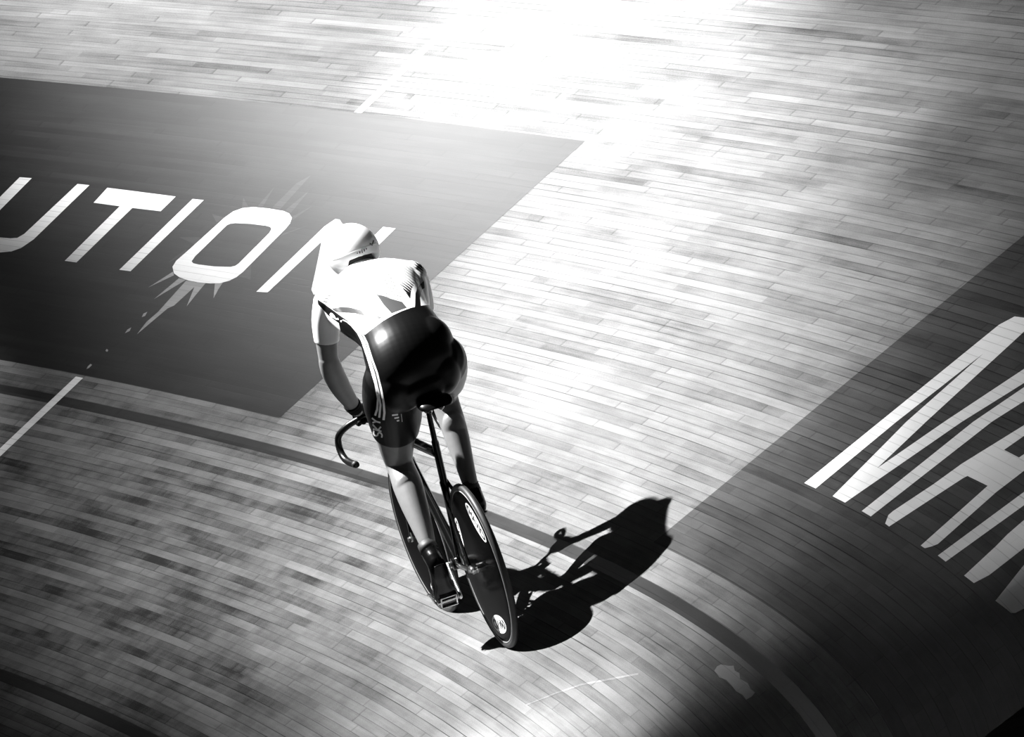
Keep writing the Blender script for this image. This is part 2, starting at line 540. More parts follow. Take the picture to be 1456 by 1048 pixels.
# ------------------------------------------------------------------ bicycle frame of reference
# local axes: x forward, y up in the plane of the wheels, z to the right (drive side)
FW = Vector((-math.sin(PSI), math.cos(PSI), 0))
OUTW = Vector((math.cos(PSI), math.sin(PSI), 0))
NRM = -SB * OUTW + CB * Vector((0, 0, 1))
UPS = CB * OUTW + SB * Vector((0, 0, 1))
LEAN = 0.370496
UPB = math.cos(LEAN) * NRM + math.sin(LEAN) * UPS
RTB = FW.cross(UPB)
BIKE = Matrix((FW, UPB, RTB)).transposed().to_4x4()


def root(name, local, label, cat, group=None):
    o = bpy.data.objects.new(name, None)
    o.empty_display_size = 0.1
    COL.objects.link(o)
    o.matrix_world = BIKE @ Matrix.Translation(Vector(local))
    return tag(o, label, cat, group)


M_CARB = mat('gloss_black_carbon', 0.003, 0.16, spec=0.20)
M_DISC = mat('black_disc_lacquer', 0.0012, 0.20, spec=0.004)
M_RIM = mat('worn_rim_edge', 0.28, 0.4)
M_CARB2 = mat('satin_black_carbon', 0.003, 0.35, spec=0.3)
M_TYRE = mat('grey_tyre_rubber', 0.026, 0.5, spec=0.3)
M_RUB = mat('black_rubber', 0.012, 0.55)
M_STEEL = mat('polished_steel', 0.75, 0.18, metal=1.0)
M_ALU = mat('bright_alloy', 0.8, 0.3, metal=1.0)
M_WHITE = mat('white_sticker', 0.8, 0.4)
M_INK = mat('black_print', 0.01, 0.5)
M_CHAIN = mat('steel_chain', 0.45, 0.35, metal=1.0)
M_GRIP = mat('black_bar_tape', 0.004, 0.30, spec=.4)

bike = root('track_bicycle', (0, 0, 0), 'black track racing bicycle with solid disc wheels leaning under the rider', 'bicycle')

RW = 0.335


def disc_wheel(name, c, xf=None, hub_r=0.0):
    c = Vector(c)
    bm = bmesh.new()
    prof = [(0, -0.016), (0.02, -0.016), (0.05, -0.0145), (0.15, -0.0138), (0.26, -0.0125), (0.295, -0.0118), (0.3080, -0.0105), (0.3105, -0.006),
            (0.3105, 0.006), (0.3080, 0.0105), (0.295, 0.0118), (0.26, 0.0125), (0.15, 0.0138), (0.05, 0.0145), (0.02, 0.016), (0, 0.016)]
    lathe(bm, prof, c, 128)
    if xf: bm.transform(xf)
    w = bm_obj(name, bm, M_DISC, bike)
    bm = bmesh.new()
    n = 128
    tr = 0.0130
    for j in range(n):
        a = 2 * PI * j / n
        for k in range(14):
            t = 2 * PI * k / 14
            r = RW - tr + tr * math.cos(t)
            bm.verts.new(c + V(r * math.cos(a), r * math.sin(a), tr * 1.05 * math.sin(t)))
    bm.verts.ensure_lookup_table()
    for j in range(n):
        for k in range(14):
            bm.faces.new([bm.verts[(j % n) * 14 + k], bm.verts[((j + 1) % n) * 14 + k], bm.verts[((j + 1) % n) * 14 + (k + 1) % 14], bm.verts[(j % n) * 14 + (k + 1) % 14]])
    if xf: bm.transform(xf)
    bm_obj('tyre', bm, M_TYRE, w)
    bm = bmesh.new()
    for sd in (-1, 1):
        lathe(bm, [(0.3070, sd * 0.0108), (0.3085, sd * 0.0120), (0.3105, sd * 0.0118), (0.3120, sd * 0.0100)], c, 128)
    if xf: bm.transform(xf)
    o = bm_obj('rim_edge', bm, M_RIM, w)
    tag(o, 'thin pale ring where the tyre meets the disc')
    bm = bmesh.new()
    for sd in (-1, 1):
        cyl(bm, c + V(0, 0, sd * 0.014), c + V(0, 0, sd * 0.030), 0.019, 20)
        cyl(bm, c + V(0, 0, sd * 0.030), c + V(0, 0, sd * 0.062), 0.0055, 12)
        cyl(bm, c + V(0, 0, sd * 0.058), c + V(0, 0, sd * 0.068), 0.011, 6)
    if xf: bm.transform(xf)
    o = bm_obj('axle', bm, M_STEEL, w, smooth=False)
    tag(o, 'polished axle with hexagon nuts')
    return w


rear = disc_wheel('rear_wheel', (0, RW, 0))
# steering: the front end turned a little to the left about the head tube
HT0, HT1 = V(0.845, 0.815, 0), V(0.885, 0.675, 0)
STEER = Matrix.Translation(HT0) @ Matrix.Rotation(math.radians(3.0), 4, (HT0 - HT1).normalized()) @ Matrix.Translation(-HT0)
front = disc_wheel('front_wheel', (0.965, RW, 0), STEER)


def prism_sheet(bm, pts, z0, z1, mi):
    """flat outline (x, y) given thickness between z0 and z1"""
    a = [bm.verts.new(V(x, y, z0)) for x, y in pts]
    b = [bm.verts.new(V(x, y, z1)) for x, y in pts]
    fs = []
    tr = tessellate_polygon([[Vector((x, y, 0)) for x, y in pts]])
    for t in tr:
        fs.append(bm.faces.new([b[i] for i in t])); fs.append(bm.faces.new([a[i] for i in t]))
    for i in range(len(pts)):
        j = (i + 1) % len(pts)
        fs.append(bm.faces.new((a[i], a[j], b[j], b[i])))
    for f in fs: f.material_index = mi


def disc_z(x, y):
    r = math.hypot(x, y - RW)
    pr = [(0, .016), (.02, .016), (.05, .0145), (.15, .0138), (.26, .0125), (.295, .0118), (.308, .0105)]
    for (r0, z0), (r1, z1) in zip(pr, pr[1:]):
        if r0 <= r <= r1: return z0 + (z1 - z0) * (r - r0) / (r1 - r0)
    return .0105


def drape(bm):
    for v in bm.verts: v.co.z -= disc_z(v.co.x, v.co.y)


def stroke(pts, w):
    """polyline of width w as quads"""
    out = []
    for (x0, y0), (x1, y1) in zip(pts, pts[1:]):
        d = Vector((x1 - x0, y1 - y0)).normalized()
        n = Vector((-d.y, d.x)) * w / 2
        e = d * w * 0.3
        out.append([(x0 - e.x + n.x, y0 - e.y + n.y), (x1 + e.x + n.x, y1 + e.y + n.y), (x1 + e.x - n.x, y1 + e.y - n.y), (x0 - e.x - n.x, y0 - e.y - n.y)])
    return out


# oval sticker with lettering, on the left face of the rear disc
GLY = {
'M': [[(0, 0), (0, 1), (.4, .35), (.8, 1), (.8, 0)]],
'A': [[(0, 0), (.4, 1), (.8, 0)], [(.2, .35), (.6, .35)]],
'V': [[(0, 1), (.4, 0), (.8, 1)]],
'I': [[(.1, 0), (.1, 1)]],
'C': [[(.7, .8), (.5, 1), (.2, 1), (0, .75), (0, .25), (.2, 0), (.5, 0), (.7, .2)]],
'S': [[(.7, .9), (.5, 1), (.15, 1), (0, .8), (.1, .58), (.6, .42), (.7, .2), (.55, 0), (.2, 0), (0, .1)]],
'K': [[(0, 0), (0, 1)], [(.7, 1), (0, .42), (.7, 0)]],
'Y': [[(0, 1), (.35, .5), (.7, 1)], [(.35, .5), (.35, 0)]],
}
def oval_sticker(oc, label):
    """white oval with black lettering set tangentially on the left face of the rear disc"""
    bm = bmesh.new()
    rad = (oc - Vector((0, RW))).normalized()
    e1 = Vector((-rad.y, rad.x))
    if e1.dot(Vector((-rad.y, rad.x))) > 0 and rad.cross(e1) < 0: e1 = -e1
    e2 = rad
    def on(x, y): return (oc.x + e1.x * x + e2.x * y, oc.y + e1.y * x + e2.y * y)
    zf = -0.0004
    prism_sheet(bm, [on(0.110 * math.cos(a), 0.038 * math.sin(a)) for a in [2 * PI * k / 48 for k in range(48)]], zf, zf - 0.0006, 0)
    for sg in (-1, 1):
        outer = [on(sg * 0.101 * math.cos(a), 0.031 * math.sin(a)) for a in [(-1 + 2 * k / 12) * 0.75 for k in range(13)]]
        inner = [on(sg * (0.101 * math.cos(a) - 0.014), 0.026 * math.sin(a)) for a in [(1 - 2 * k / 12) * 0.72 for k in range(13)]]
        prism_sheet(bm, outer + inner, zf - 0.0004, zf - 0.0011, 1)
    x = -0.070
    for ch, wd in (('M', .8), ('A', .8), ('V', .8), ('I', .2), ('C', .7)):
        sc = 0.034
        for pl in GLY[ch]:
            for qd in stroke([(x + px * sc, -0.017 + py * sc) for px, py in pl], 0.0068):
                prism_sheet(bm, [on(*p) for p in qd], zf - 0.0004, zf - 0.0011, 1)
        x += wd * sc + 0.0080
    drape(bm)
    o = bm_obj('oval_sticker', bm, [M_WHITE, M_INK], rear, smooth=False)
    return tag(o, label)


oval_sticker(Vector((-0.142, 0.536)), 'upper white oval sticker with black lettering')
oval_sticker(Vector((-0.030, 0.103)), 'lower white oval sticker with black lettering near the ground')
oval_sticker(Vector((0.228, 0.405)), 'forward white oval sticker half hidden by the frame')
# frame
BB = V(0.39, 0.30, 0)
bm = bmesh.new()
loft(bm, [(BB.x, BB.y, 0, .020, .026), (.345, .44, 0, .015, .030), (.29, .62, 0, .014, .028), (.25, .76, 0, .014, .024), (.232, .815, 0, .014, .020)], rounded=True)     # seat tube
loft(bm, [(.25, .768, 0, .016, .022), (.50, .768, 0, .017, .022), (.845, .772, 0, .018, .026)])                                                  # top tube
loft(bm, [(.39, .31, 0, .022, .030), (.60, .49, 0, .018, .036), (.858, .715, 0, .019, .030)])                                               # down tube
loft(bm, [(HT0.x, HT0.y, 0, .023, .030), (HT1.x, HT1.y, 0, .024, .032)], n=1)                                                              # head tube
cyl(bm, (BB.x, BB.y, -0.038), (BB.x, BB.y, 0.038), 0.025, 20)
frame = bm_obj('frame', bm, M_CARB, bike)
for sd in (-1, 1):
    bm = bmesh.new()
    loft(bm, [(.285, .645, sd * .012, .006, .013), (.19, .545, sd * .030, .006, .012), (.02, .352, sd * .052, .006, .010)])
    bm_obj('seat_stay', bm, M_CARB, frame)
    bm = bmesh.new()
    loft(bm, [(.375, .302, sd * .026, .007, .014), (.25, .312, sd * .038, .007, .014), (.02, .333, sd * .052, .006, .011)])
    bm_obj('chain_stay', bm, M_CARB, frame)
    bm = bmesh.new()
    prof = [(.035, .352), (.035, .320), (-.03, .322), (-.03, .331), (.008, .331), (.008, .339), (-.03, .339), (-.03, .348)]
    prism_sheet(bm, prof, sd * .0555, sd * .0495, 0)
    cyl(bm, (-.03, .335, sd * .052), (-.055, .335, sd * .052), .003, 8)
    cyl(bm, (-.05, .335, sd * .052), (-.062, .335, sd * .052), .006, 6)
    o = bm_obj('dropout', bm, M_ALU, frame, smooth=False)
    tag(o, 'bright metal dropout')
# fork
bm = bmesh.new()
loft(bm, [(.885, .672, 0, .032, .026), (.895, .655, 0, .036, .024)], n=1)
for sd in (-1, 1):
    loft(bm, [(.893, .66, sd * .030, .009, .020), (.92, .52, sd * .044, .007, .020), (.965, .345, sd * .052, .006, .012)])
bm.transform(STEER)
fork = bm_obj('fork', bm, M_CARB, bike)
for sd in (-1, 1):
    bm = bmesh.new()
    cyl(bm, (.965, .335, sd * .048), (.965, .335, sd * .057), .013, 16)
    loft(bm, [(.965, .335, sd * .053, .004, .012), (.955, .365, sd * .053, .003, .008), (.950, .395, sd * .052, .003, .006)], seg=10)
    bm.transform(STEER)
    o = bm_obj('fork_end', bm, M_ALU, fork)
    tag(o, 'bright metal fork end')
# seat post and saddle
bm = bmesh.new()
loft(bm, [(.236, .80, 0, .011, .020), (.205, .90, 0, .010, .020), (.176, .985, 0, .010, .022)])
bm_obj('seat_post', bm, M_CARB, bike)
bm = bmesh.new()
sx = [(-.015, 0.985, .052, .012), (.00, .994, .066, .020), (.03, 1.003, .070, .024), (.07, 1.003, .064, .024), (.12, .998, .042, .022), (.17, .995, .026, .021), (.22, .993, .021, .020), (.262, .986, .015, .013)]
loft(bm, [(x, y, 0, a, b) for x, y, a, b in sx], n=3, seg=28, power=2.4)
for v in bm.verts:
    if v.co.y < 0.985 and v.co.x < .2: v.co.y += 0.010 * min(1, (0.985 - v.co.y) / .01)
sad = bm_obj('saddle', bm, M_CARB2, bike)
bm = bmesh.new()
for sd in (-1, 1):
    loft(bm, [(.00, .985, sd * .026, .0035), (.04, .966, sd * .022, .0035), (.12, .966, sd * .022, .0035), (.24, .982, sd * .008, .0035)], seg=10)
o = bm_obj('saddle_rail', bm, M_STEEL, sad)
tag(o, 'steel rails under the saddle')
bm = bmesh.new()
box(bm, (.165, .968, 0), (.05, .016, .056))
cyl(bm, (.13, .958, -.018), (.13, .985, -.018), .006, 12)
cyl(bm, (.20, .958, .0), (.20, .985, .0), .006, 12)
cyl(bm, (.11, .962, -.022), (.128, .962, -.022), .009, 6)
bmesh.ops.bevel(bm, geom=bm.edges[:], offset=.0015, segments=1, affect='EDGES')
bm_obj('saddle_clamp', bm, M_STEEL, sad, smooth=False)
# handlebar and stem
bm = bmesh.new()
loft(bm, [(.838, .842, 0, .018, .018), (.846, .808, 0, .018, .018)], n=1)
loft(bm, [(.842, .832, 0, .017, .020), (.90, .862, 0, .016, .018), (.945, .880, 0, .018, .018)])
bm.transform(STEER)
bm_obj('stem', bm, M_CARB, bike)
BAR = [(.945, .880, 0, .0145), (.948, .879, .05, .0140), (.958, .872, .105, .0130), (.985, .855, .160, .0130), (1.018, .826, .198, .0135),
       (1.030, .790, .209, .0140), (1.018, .752, .212, .0145), (.985, .728, .211, .0145), (.94, .719, .208, .0150), (.885, .716, .204, .0150)]
bar_bm = bmesh.new()
full = [(x, y, -z, r) for x, y, z, r in BAR[::-1]] + BAR[1:]
loft(bar_bm, full, n=6, seg=16, side=(0, 0, 1))
bar_bm.transform(STEER)
bar = bm_obj('handlebar', bar_bm, M_GRIP, bike)
for sd in (-1, 1):
    bm = bmesh.new()
    cyl(bm, (.886, .716, sd * .204), (.868, .7155, sd * .2035), .0155, 16, .013)
    bm.transform(STEER)
    bm_obj('bar_plug', bm, M_RUB, bar)
# transmission
CA = math.radians(40)
cdir = V(math.cos(CA), math.sin(CA), 0)
bm = bmesh.new()
nt_ = 50
pr = []
for k in range(nt_ * 4):
    a = 2 * PI * k / (nt_ * 4)
    pr.append((0.103 if k % 4 in (0, 1) else 0.0985, a))
outer = [(BB.x + r * math.cos(a), BB.y + r * math.sin(a)) for r, a in pr]
inner = [(BB.x + .078 * math.cos(a), BB.y + .078 * math.sin(a)) for r, a in pr]
n = len(outer)
for k in range(n):
    j = (k + 1) % n
    prism_sheet(bm, [outer[k], outer[j], inner[j], inner[k]], .0435, .0475, 0)
for k in range(5):
    a = 2 * PI * k / 5 + .3
    d = V(math.cos(a), math.sin(a), 0)
    loft(bm, [tuple(BB + d * .015 + V(0, 0, .050)) + (.004, .012), tuple(BB + d * .084 + V(0, 0, .0475)) + (.004, .008)], n=1, seg=10)
    cyl(bm, BB + d * .083 + V(0, 0, .040), BB + d * .083 + V(0, 0, .053), .006, 10)
chainring = bm_obj('chainring', bm, M_ALU, bike, smooth=False)
for sd, dr in ((1, cdir), (-1, -cdir)):
    bm = bmesh.new()
    a0 = BB + V(0, 0, sd * .060); a1 = BB + dr * .165 + V(0, 0, sd * .068)
    loft(bm, [tuple(BB + V(0, 0, sd * .058)) + (.009, .019), tuple(BB + dr * .08 + V(0, 0, sd * .063)) + (.007, .013), tuple(a1) + (.007, .014)], n=4, seg=16)
    cyl(bm, BB + V(0, 0, sd * .03), BB + V(0, 0, sd * .070), .014, 16)
    ck = bm_obj('crank_arm', bm, M_ALU, bike)
    bm = bmesh.new()
    pc = BB + dr * .165
    cyl(bm, pc + V(0, 0, sd * .068), pc + V(0, 0, sd * .165), .0055, 12)
    tilt = Matrix.Rotation(math.radians(-52 if sd < 0 else -18), 3, 'Z')
    for dx in (-.028, .028):
        box(bm, pc + tilt @ V(dx, 0, 0) + V(0, 0, sd * .118), (.006, .016, .072), tilt)
    for dz in (.086, .150):
        box(bm, pc + V(0, 0, sd * dz), (.056, .012, .006), tilt)
    bmesh.ops.bevel(bm, geom=bm.edges[:], offset=.0015, segments=1, affect='EDGES')
    ped = bm_obj('pedal', bm, M_STEEL, bike, smooth=False)
    bm = bmesh.new()
    # toe strap looping over the shoe, with its buckle on the outer side
    st = []
    for k in range(15):
        a = math.radians(-20 + 220 * k / 14)
        lp = tilt @ V(0.012, 0.030 + 0.046 * math.sin(a), 0)
        st.append((pc.x + lp.x, pc.y + lp.y, pc.z + sd * (.118 - .049 * math.cos(a)), .006, .0016))
    loft(bm, st, n=2, seg=8, side=tuple(tilt @ V(1, 0, 0)), rounded=False)
    o = bm_obj('toe_strap', bm, M_RUB, ped)
    bm = bmesh.new()
    bc = pc + tilt @ V(0.012, 0.050, 0) + V(0, 0, sd * .171)
    box(bm, bc, (.020, .024, .004), tilt)
    box(bm, bc + tilt @ V(0, -.018, 0), (.014, .020, .0025), tilt)
    box(bm, bc + tilt @ V(-.012, .010, 0) + V(0, 0, sd * .008), (.006, .006, .018), tilt)
    bmesh.ops.bevel(bm, geom=bm.edges[:], offset=.001, segments=1, affect='EDGES')
    bm_obj('buckle', bm, M_STEEL, ped, smooth=False)
# sprocket and chain
bm = bmesh.new()
so = [(.031 if k % 4 in (0, 1) else .0275) for k in range(60)]
prism_sheet(bm, [(so[k] * math.cos(2 * PI * k / 60), RW + so[k] * math.sin(2 * PI * k / 60)) for k in range(60)], .0435, .0475, 0)
cyl(bm, (0, RW, .02), (0, RW, .052), .019, 20)
bm_obj('sprocket', bm, M_ALU, bike, smooth=False)
bm = bmesh.new()
path = []
rc, rs = .1005, .029
dv = Vector((0 - BB.x, RW - BB.y)); L = dv.length
base = math.atan2(dv.y, dv.x); al = math.acos((rc - rs) / L)
def arc(c, r, a0, a1, n):
    return [(c[0] + r * math.cos(a0 + (a1 - a0) * k / n), c[1] + r * math.sin(a0 + (a1 - a0) * k / n)) for k in range(n + 1)]
path += arc((BB.x, BB.y), rc, base + al, base + 2 * PI - al, 40)
path += arc((0, RW), rs, base - al, base + al, 10)
pts = path + [path[0]]
# even spacing, one link every 12.7 mm
acc = [0]
for a, b in zip(pts, pts[1:]): acc.append(acc[-1] + math.hypot(b[0] - a[0], b[1] - a[1]))
tot = acc[-1]; nl = int(tot / .0127)
def at(d):
    d = d % tot
    for i in range(len(acc) - 1):
        if acc[i + 1] >= d:
            f = (d - acc[i]) / max(acc[i + 1] - acc[i], 1e-9)
            return Vector((pts[i][0] + (pts[i + 1][0] - pts[i][0]) * f, pts[i][1] + (pts[i + 1][1] - pts[i][1]) * f, 0))
for k in range(nl):
    a, b = at(k * tot / nl), at((k + 1) * tot / nl)
    d = b - a
    rm = Matrix.Rotation(math.atan2(d.y, d.x), 3, 'Z')
    zz = .0025 if k % 2 else .0038
    for s_ in (-1, 1):
        box(bm, (a + b) / 2 + V(0, 0, .0455 + s_ * zz), (.0165, .0085, .0012), rm)
    cyl(bm, a + V(0, 0, .0415), a + V(0, 0, .0495), .0022, 6)
bm_obj('chain', bm, M_CHAIN, bike, smooth=False)

# ------------------------------------------------------------------ rider (same local axes as the bicycle)
RO = V(.17, 1.0, 0)      # the rider's base: where the saddle carries him
rider = root('cyclist', RO, 'person in white and black skinsuit and white helmet riding the black track bicycle', 'person')
M_SKIN = mat('tanned_skin', 0.18, 0.38, spec=0.45, noise=0.12, nscale=40)
M_HAIR = mat('dark_hair', 0.004, 0.6)
M_HELM = mat('white_helmet_shell', 0.93, 0.35)
_h = M_HELM.node_tree.nodes['Principled BSDF']
_h.inputs['Subsurface Weight'].default_value = 1.0
_h.inputs['Subsurface Radius'].default_value = (1, 1, 1)
_h.inputs['Subsurface Scale'].default_value = 0.035
M_GLOVE = mat('black_glove', 0.003, 0.7, spec=0.1, noise=0.3, nscale=200, bump=0.3)
M_SHOE = mat('gloss_black_shoe', 0.003, 0.25, spec=0.2)
M_SHOEW = mat('pale_shoe_trim', 0.45, 0.35)
M_SOCK = mat('black_sock', 0.012, 0.6)

TORSO = [(.115, 1.065, -.010, .120, .070), (.145, 1.115, -.014, .164, .120), (.205, 1.185, -.006, .172, .138), (.29, 1.245, .002, .160, .118), (.39, 1.300, .006, .152, .108),
         (.50, 1.350, .010, .164, .108), (.60, 1.392, .014, .182, .106), (.67, 1.422, .018, .168, .092), (.72, 1.442, .022, .110, .068)]
THIGH_L = [(.195, 1.100, -.108, .108, .112), (.255, 1.030, -.110, .113, .108), (.33, .945, -.105, .104, .098), (.388, .876, -.107, .088, .085), (.42, .838, -.110, .077), (.46, .790, -.109, .068), (.500, .742, -.107, .058)]
THIGH_R = [(.195, 1.120, .095, .108, .110), (.31, 1.065, .120, .100), (.44, 1.005, .142, .086), (.54, .960, .158, .072), (.62, .925, .166, .060)]
SHIN_L = [(.500, .745, -.107, .056), (.465, .705, -.110, .055), (.415, .655, -.116, .059), (.36, .590, -.124, .054), (.29, .505, -.133, .042), (.235, .435, -.141, .031), (.214, .400, -.143, .027)]
SHIN_R = [(.62, .925, .166, .057), (.60, .870, .163, .054), (.57, .810, .160, .052), (.53, .735, .152, .048), (.475, .640, .140, .037), (.435, .565, .131, .030), (.426, .535, .128, .027)]
ARM_L = [(.655, 1.395, -.158, .068), (.672, 1.335, -.192, .054), (.690, 1.250, -.210, .046), (.708, 1.165, -.222, .040)]
FORE_L = [(.705, 1.175, -.221, .041), (.730, 1.120, -.214, .045), (.775, 1.040, -.190, .041), (.820, .965, -.160, .031), (.848, .925, -.142, .027)]
ARM_R = [(.655, 1.395, .178, .066), (.685, 1.325, .196, .054), (.715, 1.245, .200, .046), (.735, 1.165, .203, .040)]
FORE_R = [(.733, 1.175, .203, .041), (.758, 1.115, .205, .045), (.800, 1.035, .175, .041), (.842, .960, .145, .031), (.866, .925, .130, .027)]


def padded(st, p, n=None):
    st = st[:n] if n else st
    return [(s[0], s[1], s[2], s[3] + p, (s[4] if len(s) > 4 else s[3]) + p) for s in st]


def hand(bm, sd, p):
    """hand closed over the bar top; sd -1 left, +1 right"""
    z0 = -.098 if sd < 0 else .098
    w = (.848, .925, -.142) if sd < 0 else (.866, .925, .130)
    loft(bm, [(*w, .026 + p, .020 + p), ((w[0] + .90) / 2, .920, (w[2] + z0) / 2 + sd * .002, .034 + p, .019 + p), (.912, .908, z0, .042 + p, .019 + p), (.948, .900, z0, .042 + p, .015 + p)], n=3, seg=16)
    for k, (dz, ln) in enumerate([(-.031, .92), (-.010, 1.05), (.011, 1.0), (.031, .82)]):
        z = z0 - sd * dz
        r = .0088 + p - (.001 if k == 3 else 0)
        loft(bm, [(.944, .900, z, r), (.944 + .030 * ln, .893, z, r), (.955 + .030 * ln, .870, z, r * .97), (.938 + .028 * ln, .852, z, r * .94), (.944, .851, z, r * .9), (.932, .858, z, r * .82)], n=3, seg=10)
    # thumb leaves the inner side of the palm and closes under the bar
    zi = z0 - sd * .036
    loft(bm, [(.893, .908, zi, .012 + p), (.915, .888, zi - sd * .008, .0115 + p), (.932, .866, zi - sd * .008, .0105 + p), (.950, .850, zi - sd * .002, .009 + p)], n=3, seg=10)


# body, one continuous surface
bm = bmesh.new()
loft(bm, padded(TORSO, -.006), n=6, seg=40)
for st in (THIGH_L, THIGH_R, SHIN_L, SHIN_R, ARM_L, FORE_L, ARM_R, FORE_R):
    loft(bm, padded(st, -.002 if st in (THIGH_L, THIGH_R, ARM_L, ARM_R) else 0), n=6, seg=28)
# kneecaps, calves, deltoids
ball(bm, (.525, .755, -.107), (.030, .045, .040)); ball(bm, (.655, .925, .166), (.030, .045, .040))
ball(bm, (.395, .640, -.120), (.045, .075, .053)); ball(bm, (.545, .790, .158), (.045, .070, .048))
# shoulders
loft(bm, [(.655, 1.400, -.150, .058), (.68, 1.438, -.05, .060), (.68, 1.442, .07, .060), (.655, 1.405, .170, .058)], n=4, seg=18, side=(0, 1, 0))
# neck and head
loft(bm, [(.70, 1.425, .022, .062), (.765, 1.462, .024, .058), (.82, 1.495, .025, .060)], n=3, seg=20)
ball(bm, (.862, 1.535, .025), (.096, .092, .077))
ball(bm, (.905, 1.487, .025), (.062, .072, .058))
ball(bm, (.936, 1.452, .025), (.026, .022, .024))                      # chin
loft(bm, [(.958, 1.535, .025, .008, .008), (.978, 1.500, .025, .013, .014)], n=1, seg=12)   # nose
ball(bm, (.966, 1.472, .025), (.010, .006, .024))                        # lips
ball(bm, (.962, 1.465, .025), (.009, .005, .021))
for sd in (-1, 1):
    ball(bm, (.948, 1.522, .025 + sd * .032), (.012, .008, .016))        # eyes
    ball(bm, (.955, 1.535, .025 + sd * .032), (.010, .006, .020))        # brows
    ball(bm, (.868, 1.500, .025 + sd * .079), (.018, .030, .007))        # ears
    hand(bm, sd, 0.0)
# feet inside the shoes
loft(bm, [(.208, .385, -.142, .025), (.195, .362, -.140, .030, .036), (.230, .298, -.132, .034, .030), (.272, .238, -.125, .040, .020), (.312, .190, -.123, .034, .014)], n=3, seg=18)
loft(bm, [(.424, .520, .128, .025), (.425, .500, .126, .030, .036), (.475, .470, .120, .034, .030), (.53, .445, .116, .040, .020), (.575, .428, .116, .034, .014)], n=3, seg=18)
remeshed('body', bm, M_SKIN, 0.0036, 6, rider, RO)

# hair below the rim of the helmet
bm = bmesh.new()
ball(bm, (.846, 1.522, .025), (.090, .092, .083), seg=32, ring=20)
loft(bm, [(.80, 1.50, .025, .066), (.765, 1.470, .025, .060)], n=1, seg=20)
bm_obj('hair', bm, M_HAIR, rider, off=RO)

